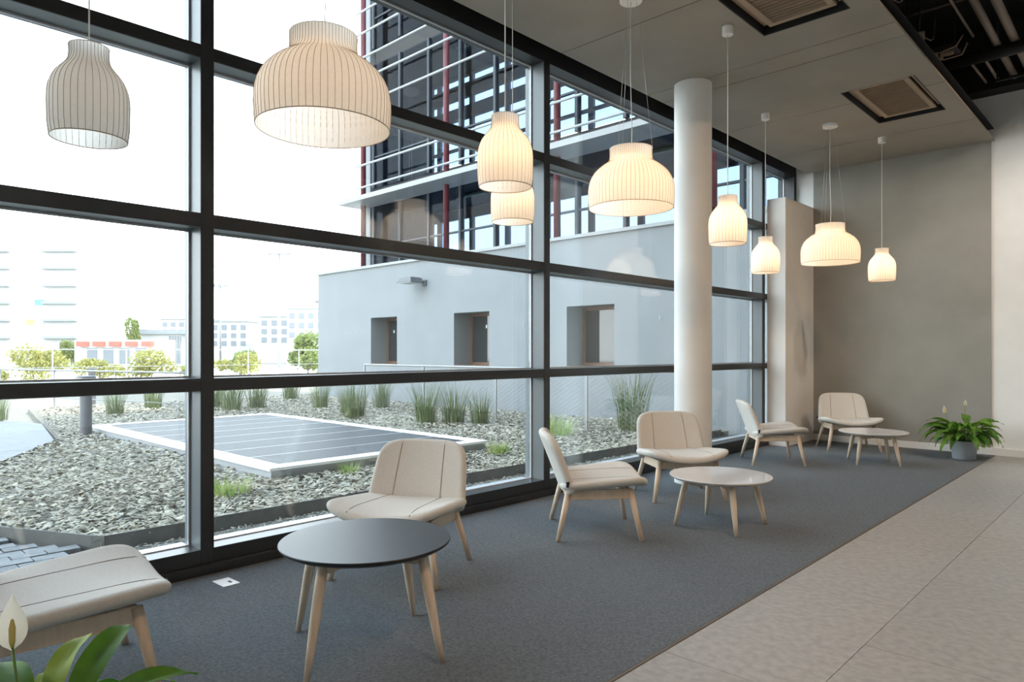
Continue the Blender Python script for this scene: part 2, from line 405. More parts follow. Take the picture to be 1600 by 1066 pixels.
for s_ in (-.2, .4):
    bm = bmesh.new(); bx(bm, s_-.008, s_+.008, -.008, .008, -.02, .82); finish(bm, 'rod', M_pipedk, t)
for (x, y, z, s_, lab) in ((2.42, 8.45, 4.80, 1.0, 'tan square junction box hanging beside the soffit edge'),
                          (2.39, 7.35, 4.82, .9, 'tan junction box nearest the top of the frame by the soffit')):
    t = thing('junction_box', lab, 'junction box', (x, y, z), R_(20))
    bm = bmesh.new(); bx(bm, -.055*s_, .055*s_, -.055*s_, .055*s_, -.045*s_, .045*s_); finish(bm, 'case', M_jbox, t, bevel=.006)
    bm = bmesh.new(); bx(bm, -.045*s_, .045*s_, -.045*s_, .045*s_, -.053*s_, -.045*s_); finish(bm, 'lid', M_jbox, t, bevel=.003)
    tube('conduit', [(0, 0, .045), (.02, .02, .3), (.0, .05, .94)], .009, M_pipedk, t)
    tube('cable', [(.05*s_, 0, 0), (.12, .05, -.03), (.16, .15, .02), (.2, .3, .3)], .006, M_pipe, t)
t = thing('cable_tray', 'short cable tray with tan connectors beside the soffit edge', 'cable tray', (2.44, 8.95, 4.75))
bm = bmesh.new(); bx(bm, -.30, .26, -.10, .10, -.01, 0); bx(bm, -.30, .26, -.10, -.09, 0, .05); bx(bm, -.30, .26, .09, .10, 0, .05); finish(bm, 'tray', M_pipedk, t)
for k, (dx, dy, l) in enumerate(((-.10, -.05, .10), (.0, .03, .13), (.12, -.03, .12), (.02, -.08, .08))):
    bm = bmesh.new(); bx(bm, dx-.03, dx-.03+l, dy-.02, dy+.02, -.045, -.01); finish(bm, 'connector', M_jbox, t, bevel=.004)
for k, dy in enumerate((-.12, .125)):
    tube('cable', [(-.2, dy, .02), (.1, dy, -.03), (.26, dy*1.2, -.01), (.32, dy, .1)], .008, M_pipe, t)
for sx_ in (-.25, .22):
    bm = bmesh.new(); bx(bm, sx_-.006, sx_+.006, -.006, .006, 0, 1.0); finish(bm, 'rod', M_pipedk, t)

# spot lamps added out of view over walkway and hall for interior light
def spot(loc, target, power, label, size=70, col=(1, .66, .40)):
    t = thing('added_spotlight', label, 'spotlight', loc, group='added unseen spotlights over the walkway')
    d = (Vector(target) - Vector(loc)).normalized(); q = d.to_track_quat('-Z', 'Y')
    hd = lathe('head', [(.06, -.0), (.06, .16), (.045, .18)], M_black, t, seg=20, caps=(False, True)); hd.rotation_mode = 'QUATERNION'; hd.rotation_quaternion = q
    tube('rod', [(0, 0, .1), (0, 0, 5.75 - loc[2])], .01, M_black, t)
    L = bpy.data.lights.new('spot_beam', 'SPOT'); L.energy = power; L.color = col; L.spot_size = R_(size); L.spot_blend = .8; L.shadow_soft_size = .05
    lo = bpy.data.objects.new('spot_beam', L); COL.objects.link(lo); lo.parent = t; lo.rotation_mode = 'QUATERNION'; lo.rotation_quaternion = q
    lo.location = d * .02
SP = 0.50
spot((5.2, -1.2, 4.9), (1.6, 1.2, 0), 260*SP, 'added warm spotlight over the walkway behind the camera, aimed at the black table')
spot((5.2, 2.2, 4.9), (1.2, 4.6, 0), 260*SP, 'added warm spotlight over the walkway aimed at the middle chairs')
spot((5.2, 4.6, 4.9), (.8, 7.2, .8), 300*SP, 'added warm spotlight over the walkway aimed at the white column')
spot((5.2, 7.4, 4.9), (.6, 10.6, 1.2), 260*SP, 'added warm spotlight over the walkway aimed at the corner pilaster')
spot((4.6, 8.6, 4.9), (3.4, 11.2, 2.0), 420*SP, 'added neutral spotlight washing the white end wall', 80, (1, .93, .84))
spot((4.4, 3.6, 5.0), (3.6, 4.4, 0), 160*SP, 'added neutral spotlight shining down on the stone tiles', 100, (1, .84, .68))
spot((7.6, 2.0, 5.0), (7.4, 2.2, 0), 420*SP, 'added neutral spotlight deep in the hall near the right wall', 120, (1, .86, .72))
spot((7.6, 7.6, 5.0), (7.4, 7.6, 0), 420*SP, 'added neutral spotlight deep in the hall near the end wall', 120, (1, .86, .72))

# ================================================================== PENDANT LAMPS
def smooth_prof(p, n_=6):
    out = []
    for i in range(len(p) - 1):
        p0, p1, p2, p3 = p[max(i-1, 0)], p[i], p[i+1], p[min(i+2, len(p)-1)]
        for k in range(n_):
            t_ = k / n_
            out.append(tuple(.5*((2*p1[j]) + (-p0[j]+p2[j])*t_ + (2*p0[j]-5*p1[j]+4*p2[j]-p3[j])*t_**2 + (-p0[j]+3*p1[j]-3*p2[j]+p3[j])*t_**3) for j in (0, 1)))
    out.append(p[-1]); return out
PROF_L = smooth_prof([(.985, 0), (1.0, .10), (1.0, .22), (.96, .32), (.86, .41), (.70, .485), (.565, .53), (.505, .575), (.495, .64), (.50, .70)])
PROF_S = smooth_prof([(.95, 0), (.99, .15), (1.0, .35), (1.0, .55), (.96, .70), (.86, .83), (.70, .94), (.57, 1.02), (.50, 1.10), (.49, 1.20), (.495, 1.28)])
def pendant(x, y, zr, D, large, strength, label):
    t = thing('pendant_lamp', label, 'pendant lamp', (x, y, CE), group='ribbed cocoon pendant lamps')
    prof = PROF_L if large else PROF_S; R0 = D/2; H = prof[-1][1] * D; z0 = zr - CE
    P = [(r*R0, z0 + z*D) for r, z in prof]
    # thin-walled shade: outer and inner skins closed at rim and neck
    th = .0025
    ringp = P + [(r - th, z) for r, z in reversed(P)]
    bm = bmesh.new(); seg = 72; rings = []
    for r, z in P: rings.append([bm.verts.new((r*math.cos(2*PI*k/seg), r*math.sin(2*PI*k/seg), z)) for k in range(seg)])
    for a, b in zip(rings, rings[1:]):
        for k in range(seg): bm.faces.new((a[k], a[(k+1) % seg], b[(k+1) % seg], b[k]))
    sh = finish(bm, 'lamp_shade', M_shade, t, smooth=True)
    # wire ribs and rim rings
    nw = 64 if large else 36
    bm = bmesh.new(); wr = .0012 if large else .0010
    for k in range(nw):
        a = 2*PI*k/nw; c, s = math.cos(a), math.sin(a)
        tube_bm(bm, [((r+.0008)*c, (r+.0008)*s, z) for r, z in P[::3] + [P[-1]]], wr, 4)
    rb = finish(bm, 'wire_ribs', M_wire, sh, smooth=True); rb['kind'] = 'stuff'
    for (r, z), nm in ((P[0], 'rim_ring'), (P[-1], 'neck_ring')):
        bm = bmesh.new(); N = 48; prev = []
        ring = [((r)*math.cos(2*PI*k/N), (r)*math.sin(2*PI*k/N), z) for k in range(N+1)]
        tube_bm(bm, ring, .0024, 6); finish(bm, nm, M_wire if nm == 'rim_ring' else M_canopy, sh, smooth=True)
    # top diffuser disc, socket, bulb
    neck = P[-1][0]; zt = P[-1][1]
    zb = z0 + (.27*D if large else .62*D)
    lathe('socket', [(.022, zb+.06), (.022, zb+.13), (.012, zb+.14)], M_canopy, t, seg=16)
    br = .055 if large else .038
    bp = [(max(br*math.sin(PI*k/10), .001), zb - br*math.cos(PI*k/10)) for k in range(11)]
    lathe('bulb', bp, emit_mat('warm bulb %.1f' % strength, (1, .67, .38), strength), t, seg=20)
    if large:
        for k in range(3):
            a = 2*PI*k/3 + .5
            tube('suspension_cable', [(neck*math.cos(a), neck*math.sin(a), zt-.005), (.045*math.cos(a), .045*math.sin(a), -.03)], .0013, M_steelwire, t, 5)
        tube('cord', [(0, 0, zb+.14), (.008, .004, zt+.15), (-.004, .0, (zt-.05)/2), (0, 0, -.03)], .0032, M_cord, t, 6)
        autosmooth(lathe('ceiling_canopy', [(.085, -.035), (.09, -.03), (.09, 0)], M_canopy, t, seg=32))
    else:
        tube('cord', [(0, 0, zb+.13), (0, 0, -.05)], .0035, M_cord, t, 6)
        autosmooth(lathe('ceiling_canopy', [(.042, -.075), (.047, -.07), (.047, 0)], M_canopy, t, seg=28))
        bm = bmesh.new(); bx(bm, -neck, neck, -.003, .003, zt-.02, zt-.014); bx(bm, -.003, .003, -neck, neck, zt-.02, zt-.014); finish(bm, 'neck_spider', M_canopy, t)
    return t
LB = 0.62
pendant(.83, .95, 2.37, .327, False, 2.5*LB, 'small grey white bell pendant at far left, barely lit')
pendant(1.22, 1.92, 2.555, .685, True, 26*LB, 'largest wide pendant at upper left, glowing peach')
pendant(1.55, 2.93, 2.375, .327, False, 34*LB, 'narrow bell pendant hanging just in front of another near the second mullion')
pendant(.82, 3.76, 2.375, .327, False, 40*LB, 'narrow bell pendant half hidden behind another bell pendant')
pendant(1.24, 4.706, 2.56, .685, True, 60*LB, 'wide pendant hanging left of the white column')
pendant(1.577, 5.71, 2.35, .327, False, 50*LB, 'narrow bell pendant hanging right of the white column')
pendant(.873, 8.11, 2.35, .333, False, 55*LB, 'narrow bell pendant in front of the corner pilaster')
pendant(1.293, 9.06, 2.52, .69, True, 70*LB, 'wide pendant furthest away, before the taupe wall')
pendant(1.607, 10.078, 2.35, .333, False, 55*LB, 'narrow bell pendant furthest right, before the taupe wall')

# ================================================================== FURNITURE
def cushion(name, fn, th, m, parent, puff=.006):
    """closed pad with a round edge; fn(s,t)->(point, normal) with s,t in -1..1"""
    verts = []; faces = []; idx = {}
    h = [0, .2, .4, .56, .68, .77, .84, .885, .92, .95, .975, .992, 1.0]
    P = [-q for q in h[:0:-1]] + h; N = len(P) - 1; E0 = .90
    def prof(e):
        q = max(0, (e - E0) / (1 - E0)); return math.sqrt(max(0, 1 - q*q))
    for side in (1, -1):
        for i in range(N+1):
            for j in range(N+1):
                s, t_ = P[i], P[j]; rim = i in (0, N) or j in (0, N)
                if rim and side == -1: idx[(side, i, j)] = idx[(1, i, j)]; continue
                p, nn = fn(s, t_); ee = max(abs(s), abs(t_))
                p = Vector(p) + Vector(nn) * side * (th/2 * prof(ee) + puff * max(0, 1 - ee**3))
                idx[(side, i, j)] = len(verts); verts.append(p)
    for side in (1, -1):
        for i in range(N):
            for j in range(N):
                q = [idx[(side, i, j)], idx[(side, i+1, j)], idx[(side, i+1, j+1)], idx[(side, i, j+1)]]
                faces.append(q if side == 1 else q[::-1])
    o = raw(name, verts, faces, m, parent, smooth=True)
    sb = o.modifiers.new('subsurf', 'SUBSURF'); sb.levels = 1; sb.render_levels = 1
    return o
def rr(s, t_, n_):
    """square -> superellipse of exponent n_: straight sides, round corners"""
    e_ = max(abs(s), abs(t_))
    if e_ < 1e-6: return 0.0, 0.0
    s1, t1 = abs(s)/e_, abs(t_)/e_
    k = e_ / (s1**n_ + t1**n_) ** (1/n_)
    return s/e_*k, t_/e_*k
def seat_pt(s, t_): return seat_ab(*rr(s, t_, 5.0 if t_ > 0 else 9.0))
def back_pt(s, t_): return back_ab(*rr(s, t_, 4.6 if t_ > 0 else 10.0))
def seat_ab(a, b):      # b=+1 front, -1 rear ; a across
    hw_ = .385 + .022 * b
    x = a * hw_; y = .055 + b * .335 - .022 * max(0, b) * a*a
    z = .386 + .068 * a*a * (.60 + .40*b) + .010 * (b + 1) - .022 * max(0, b - .5)**2 * 4 * (1 - a*a)
    return (x, y, z), (0, -.03, 1)
def back_ab(a, b):
    f_ = (b + 1) / 2
    x = a * (.358 - .042 * f_); z = .335 + .452 * f_
    y = -.235 - .145 * f_ - .03 * f_*f_ + .050 * a*a
    return (x, y, z), (-.20*a, .95, .30)
def make_chair():
    t = empty('lounge_chair')
    st = cushion('seat', seat_pt, .062, M_fabric, t)
    bk = cushion('backrest', back_pt, .060, M_fabric, t)
    for s in (-.50, .50):
        bm = bmesh.new(); pts = []
        for k in range(13):
            p, nn = back_ab(s, -.80 + 1.74*k/12); ee = max(.5, abs(-.80 + 1.74*k/12))
            pts.append(Vector(p) + Vector(nn) * (.030 + .006 * (1 - ee**3) + .0003 if ee < .9 else .026))
        tube_bm(bm, pts, .0028, 6); finish(bm, 'seam', M_seam, bk, smooth=True)
        bm = bmesh.new(); pts = []
        for k in range(13):
            q = -.80 + 1.76*k/12
            p, nn = seat_ab(s, q); pts.append(Vector(p) + Vector(nn) * ((.031 if abs(q) < .9 else .027) + .006 * (1 - max(.5, abs(q))**3)))
        tube_bm(bm, pts, .0024, 6); finish(bm, 'seam', M_seam, st, smooth=True)
    # fabric tag on the lower side edge of the backrest
    p, nn = back_pt(1.0, -.62)
    bm = bmesh.new(); bx(bm, -.012, .014, -.003, .003, -.02, .02); tg = finish(bm, 'fabric_tag', M_tag, bk); tg.location = Vector(p) + Vector((.006, -.022, 0)); tg.rotation_euler = (0, 0, R_(-60)); tg['label'] = 'small navy fabric tag'
    # rails
    bm = bmesh.new(); bx(bm, -.265, .265, .225, .25, .300, .366); finish(bm, 'front_rail', M_wood, t, bevel=.006)
    bm = bmesh.new(); bx(bm, -.245, .245, -.235, -.21, .290, .356); finish(bm, 'rear_rail', M_wood, t, bevel=.006)
    for s in (-1, 1):
        bm = bmesh.new()
        v = [bm.verts.new(p) for p in ((s*.285, .245, .300), (s*.258, .245, .300), (s*.258, .245, .378), (s*.285, .245, .378),
                                       (s*.285, -.23, .290), (s*.258, -.23, .290), (s*.258, -.23, .366), (s*.285, -.23, .366))]
        for f_ in ((0,1,2,3), (7,6,5,4), (0,4,5,1), (1,5,6,2), (2,6,7,3), (3,7,4,0)): bm.faces.new([v[i] for i in f_])
        finish(bm, 'side_rail', M_wood, t, bevel=.006)
    for s in (-1, 1):
        tube('leg', [(s*.272, .238, .37), (s*.348, .31, .0)], .025, M_wood, t, 16, r1=lambda q: .0255 - .0085*q)
        tube('leg', [(s*.268, -.22, .362), (s*.348, -.31, .0)], .025, M_wood, t, 16, r1=lambda q: .0255 - .0085*q)
    return t
chair_specs = [
    ((1.09, .765), (0.12, .99), 'cream lounge chair cut by the left edge, its back out of frame'),
    ((.827, 2.73), (.482, -.876), 'cream lounge chair behind the black round table, facing the camera'),
    ((1.117, 4.37), (.71, .70), 'cream lounge chair seen from its side, left of the middle pale table'),
    ((.93, 5.99), (.77, -.64), 'cream lounge chair right in front of the white column'),
    ((.73, 8.63), (.80, .60), 'cream lounge chair seen from its side, near the corner pilaster'),
    ((1.04, 10.52), (.55, -.835), 'cream lounge chair in the far corner against the taupe wall'),
]
ch0 = make_chair()
for i, ((x, y), f_, lab) in enumerate(chair_specs):
    o = ch0 if i == 0 else copy_tree(ch0)
    o.location = (x, y, .004); o.rotation_euler = (0, 0, math.atan2(-f_[0], f_[1]))
    tag(o, lab, 'chair', 'cream upholstered lounge chairs')

def make_table(x, y, h, D, rz, mtop, spread, label, legtop):
    t = thing('coffee_table', label, 'table', (x, y, .004), rz, 'round coffee tables')
    R0 = D/2
    top = lathe('table_top', [(.02, h-.028), (R0-.028, h-.028), (R0-.004, h-.014), (R0, h-.008), (R0, h-.003), (R0-.003, h), (.02, h), (.001, h)], mtop, t, seg=80, caps=(True, True))
    autosmooth(top, 25)
    zt = h - .029
    for a in (0, PI/2):
        bm = bmesh.new(); L_ = spread*.80
        v = [bm.verts.new(p) for p in ((-L_, -.02, zt), (L_, -.02, zt), (L_, .02, zt), (-L_, .02, zt), (-L_*.86, -.02, zt-.055), (L_*.86, -.02, zt-.055), (L_*.86, .02, zt-.055), (-L_*.86, .02, zt-.055))]
        for f_ in ((0,3,2,1), (4,5,6,7), (0,1,5,4), (1,2,6,5), (2,3,7,6), (3,0,4,7)): bm.faces.new([v[i] for i in f_])
        if a: 
            for vv in v: vv.co.z -= .0006
        o = finish(bm, 'cross_rail', M_wood, t, bevel=.004); o.rotation_euler = (0, 0, a + PI/4)
    for k in range(4):
        a = PI/4 + k*PI/2; c, s = math.cos(a), math.sin(a)
        r0, r1 = spread*.74, spread
        pts = [((r0 + (r1-r0)*q)*c, (r0 + (r1-r0)*q)*s, zt*(1-q)) for q in (0, .2, .45, .7, 1)]
        tube('leg', pts, .02, M_wood, t, 16, r1=lambda q: [.021, .0245, .0235, .019, .0125][min(4, int(q*4+.5))])
make_table(1.63, 1.90, .51, .80, R_(-26), M_tblack, .415, 'round black topped coffee table in the foreground', 0)
make_table(1.765, 5.20, .405, .80, R_(0), M_twhite, .37, 'round pale glossy coffee table in the middle of the carpet', 0)
make_table(1.69, 9.42, .40, .80, R_(30), M_twhite, .345, 'round pale coffee table nearest the back wall', 0)

# floor socket box
t = thing('floor_socket', 'white floor socket box set in the carpet by the window', 'floor socket', (.262, 1.833, .004), R_(2))
bm = bmesh.new(); k = .012
for a in ((-.075, .075, -.05, -.05+k), (-.075, .075, .05-k, .05), (-.075, -.075+k, -.05+k, .05-k), (.075-k, .075, -.05+k, .05-k)): bx(bm, *a, 0, .004)
finish(bm, 'frame', M_canopy, t)
bm = bmesh.new(); bx(bm, -.063, .063, -.038, .038, 0, .0025); finish(bm, 'lid', M_canopy, t)
bm = bmesh.new(); bx(bm, -.012, .03, .012, .026, .0025, .0032); finish(bm, 'cable_slot', M_black, t)

# ================================================================== PEACE LILIES
def leaf_mesh(L, Wd, curl, name, m, stalk=.5, up=.9, parent=None):
    """leaf along +X rising then arching; petiole first"""
    bm = bmesh.new(); N = 10; pts = []
    # spine: petiole from origin up to arch
    p = Vector((0, 0, 0)); ang = up; step = stalk / 5
    spine = [p.copy()]
    for k in range(5):
        p = p + Vector((math.cos(ang), 0, math.sin(ang))) * step; ang -= curl*.06; spine.append(p.copy())
    st = [q.copy() for q in spine]
    tube_bm(bm, st, .0035, 5)
    rows = []
    for k in range(N+1):
        q = k / N; w = Wd * (math.sin(PI * q**.75) ** .8) * (1 - .35*q) if 0 < q < 1 else 0.0005
        d = Vector((math.cos(ang), 0, math.sin(ang))); nrm = Vector((-math.sin(ang), 0, math.cos(ang)))
        rows.append([bm.verts.new(p + Vector((0, s*w, 0)) + nrm * (abs(s)*w*.38 + .004*math.sin(q*9+s*2))) for s in (-1, -.5, 0, .5, 1)])
        p = p + d * (L / N); ang -= curl / N
    for a, b in zip(rows, rows[1:]):
        for j in range(4): bm.faces.new((a[j], a[j+1], b[j+1], b[j]))
    return finish(bm, name, m, parent, smooth=True)
def lily(loc, pot_r, pot_h, scale, nleaf, label, flowers, seed, young=(5,)):
    rnd = random.Random(seed)
    t = thing('peace_lily', label, 'potted plant', loc)
    r = pot_r
    po = autosmooth(lathe('pot', [(r*.90, 0), (r*.92, .004), (r, pot_h*.62), (r*1.01, pot_h*.625), (r*1.03, pot_h*.97), (r*1.03, pot_h), (r*.97, pot_h), (r*.95, pot_h*.86)], M_pot, t, seg=48, caps=(True, False)), 35)
    lathe('soil', [(.001, pot_h*.88), (r*.95, pot_h*.86)], M_soil, po, seg=32, caps=(False, False))
    protos = []
    for k in range(6):
        o = leaf_mesh(.24*scale*rnd.uniform(.8, 1.2), .040*scale*rnd.uniform(.8, 1.15), rnd.uniform(1.0, 1.9), 'leaf', M_leafy if k in young else M_leaf, stalk=.17*scale*rnd.uniform(.7, 1.2), up=rnd.uniform(.95, 1.35), parent=t)
        protos.append(o)
    for k in range(nleaf):
        src = protos[k % 6]
        o = src if k < 6 else inst(src, t)
        a = k * 2.399 + rnd.uniform(-.3, .3); q = (k / nleaf) ** .6
        tilt = rnd.uniform(-.30, .05) + .55 * q
        o.location = (.35*r*math.cos(a)*q, .35*r*math.sin(a)*q, pot_h*.86)
        o.rotation_euler = (rnd.uniform(-.25, .25), tilt, a); sc = rnd.uniform(.75, 1.12) * (1.05 - .15*q); o.scale = (sc, sc, sc)
    for (fx, fy, fz, fl, rz) in flowers:
        base = Vector((fx*.2, fy*.2, pot_h*.86)); tip = Vector((fx, fy, fz))
        stem = tube('flower_stalk', [base, base.lerp(tip, .5) + Vector((0, 0, .02)), tip + Vector((0, 0, fl*.12))], .003, M_stem, t, 6)
        bm = bmesh.new(); rows = []; N = 9
        for k in range(N+1):
            q = k/N; w = fl*.25 * math.sin(PI*min(1, q**.72)) * (1-.1*q) if 0 < q < 1 else .0005
            rows.append([bm.verts.new((s*w, .32*w*(1-s*s) - .02*fl + fl*.10*q*q, q*fl)) for s in (-1, -.6, -.25, 0, .25, .6, 1)])
        for a, b in zip(rows, rows[1:]):
            for j in range(6): bm.faces.new((a[j], a[j+1], b[j+1], b[j]))
        sp = finish(bm, 'spathe', M_spathe, t, smooth=True); sp.location = tip; sp.rotation_euler = (0, 0, rz)
        sx2 = lathe('spadix', [(.003, .0), (.006, fl*.1), (.0065, fl*.35), (.003, fl*.5), (.0005, fl*.52)], M_spadix, sp, seg=10, loc=(0, -.012, .01))
    return t
lily((2.44, 10.62, .004), .145, .235, 1.36, 84, 'potted peace lily in a grey pot at the far end of the carpet', [(-.19, -.16, .585, .115, .8), (.01, .02, .685, .085, .3)], 3, ())
lily((2.585, .375, .004), .17, .46, 1.0, 110, 'peace lily cut by the bottom left corner, one cream flower up front', [(.005, -.04, .752, .118, 1.38)], 11, (2, 5))

# ================================================================== OUTDOORS: GROUND
tag(box('ground', -150, -.31, -60, 140, -.6, -.06, M_earth), kind='structure')
# cobbles by the window
pv = tag(box('paving', -3.6, -.30, -4.0, 2.1, -.059, -.045, M_joint), kind='structure')
EC = Vector((-1.24, 1.52)); ED = Vector((-.891, -.453)).normalized()      # edging corner and direction of its diagonal
bm = bmesh.new(); bx(bm, -.098, .098, -.058, .058, -.045, .0); src = finish(bm, 'cobble', M_paver, pv, bevel=.006); first = True
row = 0; x = -.42
while x > -3.3:
    y = -.6 + (.105 if row % 2 else 0)
    while y < 1.9:
        side = (Vector((x, y)) - EC).cross(ED)
        # keep those on the window side of the diagonal edging and before the corner
        d = Vector((x, y)) - EC
        if d.x*ED.y - d.y*ED.x < -.09*0 and False: pass
        nrm = Vector((-ED.y, ED.x))
        if (d.dot(Vector((.453, -.891))) > .10) and y < 1.72:
            o = src if first else inst(src, pv); first = False
            o.location = (x, y, random.uniform(-.004, .003)); o.rotation_euler = (0, 0, PI/2 + random.uniform(-.02, .02))
        y += .205
    x -= .125; row += 1

# gravel bed
def bed_z(x, y):
    d = max(0, min(1, (-x - 1.16) / 2.0))
    return .045 + .05 * d * d * (3 - 2*d) + .012 * math.sin(x*1.7 + 1) * math.sin(y*1.3)
bm = bmesh.new()
NX, NY = 46, 46; X0, X1, Y0, Y1 = -15.5, -1.165, -1.0, 11.3
def in_bed(x, y):
    if x > -1.175: return False
    if (Vector((x, y)) - EC).dot(Vector((.453, -.891))) > -.012: return False
    # concrete slab path on the left
    if x < -5.4 and y < 1.74 + (-5.64 - x) * .53 and x > -7.75: return False
    if x <= -7.75 and y < 2.85 + (-7.75 - x) * .16: return False
    return True
# base sheet of the bed cut on the same outline
poly = [(-1.17, 11.3), (-1.17, 1.56), tuple(EC + ED*.02 + Vector((-.0, .03))), tuple(EC + ED*5.2 + Vector((0, .02))), (-5.64, 1.74), (-7.75, 2.85), (-15.5, 4.0), (-15.5, 11.3)]
poly[3] = tuple(EC + ED*2.4 + Vector((0, .02))); poly.insert(4, (-4.4, 1.0))
vs = [bm.verts.new((p[0], p[1], .03)) for p in poly]; f_ = bm.faces.new(vs)
r_ = bmesh.ops.extrude_face_region(bm, geom=[f_]); bmesh.ops.translate(bm, verts=[v for v in r_['geom'] if isinstance(v, bmesh.types.BMVert)], vec=(0, 0, -.09))
tag(finish(bm, 'garden_bed', M_earth), kind='structure')
def chips(name, n_, sampler, zfn, smin, smax, m, label, cat):
    rnd = random.Random(5); V = []; Fc = []
    for _ in range(n_):
        x, y = sampler(rnd); s = rnd.uniform(smin, smax); z = zfn(x, y) + rnd.uniform(0, .022) * s / smax
        a = rnd.uniform(0, 2*PI); tx, ty = rnd.gauss(0, .28), rnd.gauss(0, .28); b = len(V); ca, sa = math.cos(a), math.sin(a)
        l, w, h = s, s*rnd.uniform(.45, .8), s*rnd.uniform(.12, .25)
        for (px, py, pz) in ((-l, rnd.uniform(-.3, .3)*w, 0), (rnd.uniform(-.4, .1)*l, -w, 0), (l, rnd.uniform(-.3, .3)*w, 0), (rnd.uniform(-.1, .5)*l, w, 0), (0, 0, h), (0, 0, -h)):
            qx, qy = px*ca - py*sa, px*sa + py*ca
            V.append((x+qx, y+qy, z + pz + qx*tx + qy*ty))
        for q in ((0,1,4),(1,2,4),(2,3,4),(3,0,4),(1,0,5),(2,1,5),(3,2,5),(0,3,5)): Fc.append((b+q[0], b+q[1], b+q[2]))
    return tag(raw(name, V, Fc, m), label, cat, kind='stuff')
def smp_bed(rnd):
    while True:
        # denser close to the window
        x = -1.18 - 13.5 * rnd.random() ** 1.9; y = rnd.uniform(.2, 11.0)
        if in_bed(x, y) and not (-8.35 < x < -2.35 and 3.48 < y < 6.5): return x, y
chips('stone_chippings', 46000, smp_bed, bed_z, .018, .042, M_chip, 'flat grey stone chippings covering the garden bed', 'chippings')
def smp_strip(rnd): return rnd.uniform(-1.13, -.31), rnd.uniform(1.5, 10.5)
tag(box('drain_strip', -1.14, -.305, 1.50, 11.0, -.06, -.042, M_joint), kind='structure')
chips('pebble_strip', 9000, smp_strip, lambda x, y: -.042, .010, .02, M_chip, 'fine grey pebbles between steel edging and window', 'pebbles')
# steel edging
t = thing('bed_edging', 'weathered steel edging round the stone chipping bed', 'edging', (EC.x, EC.y, -.06))
def strip(p, q, name, z1=.135):
    p, q = Vector(p) - EC, Vector(q) - EC; d = (q - p).normalized(); nn = Vector((-d.y, d.x)) * .006
    bm = bmesh.new(); v = []
    for z in (0, z1):
        for c in (p - nn, q - nn, q + nn, p + nn): v.append(bm.verts.new((c.x, c.y, z)))
    for f_ in ((0,3,2,1), (4,5,6,7), (0,1,5,4), (1,2,6,5), (2,3,7,6), (3,0,4,7)): bm.faces.new([v[i] for i in f_])
    finish(bm, name, M_edging, t)
strip((-1.16, 1.58), (-1.16, 11.0), 'edging_strip'); strip((-1.16, 1.58), EC, 'edging_strip'); strip(EC, EC + ED*2.4, 'edging_strip')
t = thing('path_edging', 'dark edging strip along the far concrete path', 'edging', (EC.x, EC.y, -.06))
strip((-5.64, 1.74), (-7.75, 2.85), 'edging_strip', .16); strip((-7.75, 2.85), (-11.2, 3.4), 'edging_strip', .16); strip((-5.64, 1.74), (-4.4, 1.0), 'edging_strip', .16)
# concrete path slabs
pa = tag(box('path', -20, -4.3, -9.0, 1.0, -.06, -.03, M_joint), kind='structure')
def poly_slab(pts, parent):
    bm = bmesh.new(); vs = [bm.verts.new((p[0], p[1], .03)) for p in pts]; f_ = bm.faces.new(vs)
    r_ = bmesh.ops.extrude_face_region(bm, geom=[f_]); bmesh.ops.translate(bm, verts=[v for v in r_['geom'] if isinstance(v, bmesh.types.BMVert)], vec=(0, 0, -.06))
    finish(bm, 'concrete_slab', M_slab, parent)
poly_slab([(-4.45, 1.0), (-5.66, 1.70), (-6.2, 1.98), (-6.2, -6), (-4.45, -6)], pa)
poly_slab([(-6.215, 1.99), (-7.2, 2.50), (-7.2, -6), (-6.215, -6)], pa)
poly_slab([(-7.215, 2.51), (-7.76, 2.80), (-11.2, 3.35), (-11.2, -6), (-7.215, -6)], pa)
poly_slab([(-11.215, 3.35), (-12.6, 2.95), (-15, 2.2), (-15, -6), (-11.215, -6)], pa)
# cast foot path beyond, pale
tag(box('far_path', -60, -24, -30, 60, -.06, -.02, mat('pale far paving', (.70, .68, .64), .9)), kind='structure')

# ---------------------------------------------------------------- solar array
PX0, PX1, PY0, PY1, PZ = -8.40, -2.30, 3.42, 6.56, .20
t = thing('solar_array', 'flat solar panel array with wide white frame on the chipping bed', 'solar panel', ((PX0+PX1)/2, (PY0+PY1)/2, .03))
hx, hy = (PX1-PX0)/2, (PY1-PY0)/2; zt = PZ - .03
bm = bmesh.new(); bx(bm, -hx+.03, hx-.03, -hy+.03, hy-.03, 0, zt-.03); finish(bm, 'plinth', M_pvside, t)
fw = .20
for a in ((-hx, hx, -hy, -hy+fw), (-hx, hx, hy-fw, hy), (-hx, -hx+fw, -hy+fw, hy-fw), (hx-fw, hx, -hy+fw, hy-fw)):
    bm = bmesh.new(); bx(bm, *a, zt-.03, zt); finish(bm, 'frame_rail', M_pvframe, t)
nm = 8; wmod = (2*hx - 2*fw) / nm
for k in range(nm):
    x0 = -hx + fw + k*wmod
    bm = bmesh.new(); bx(bm, x0+.008, x0+wmod-.008, -hy+fw, hy-fw, zt-.02, zt-.006); finish(bm, 'solar_module', M_pv, t)
    if k:
        bm = bmesh.new(); bx(bm, x0-.006, x0+.006, -hy+fw, hy-fw, zt-.02, zt-.005); finish(bm, 'module_rail', M_pvframe, t)

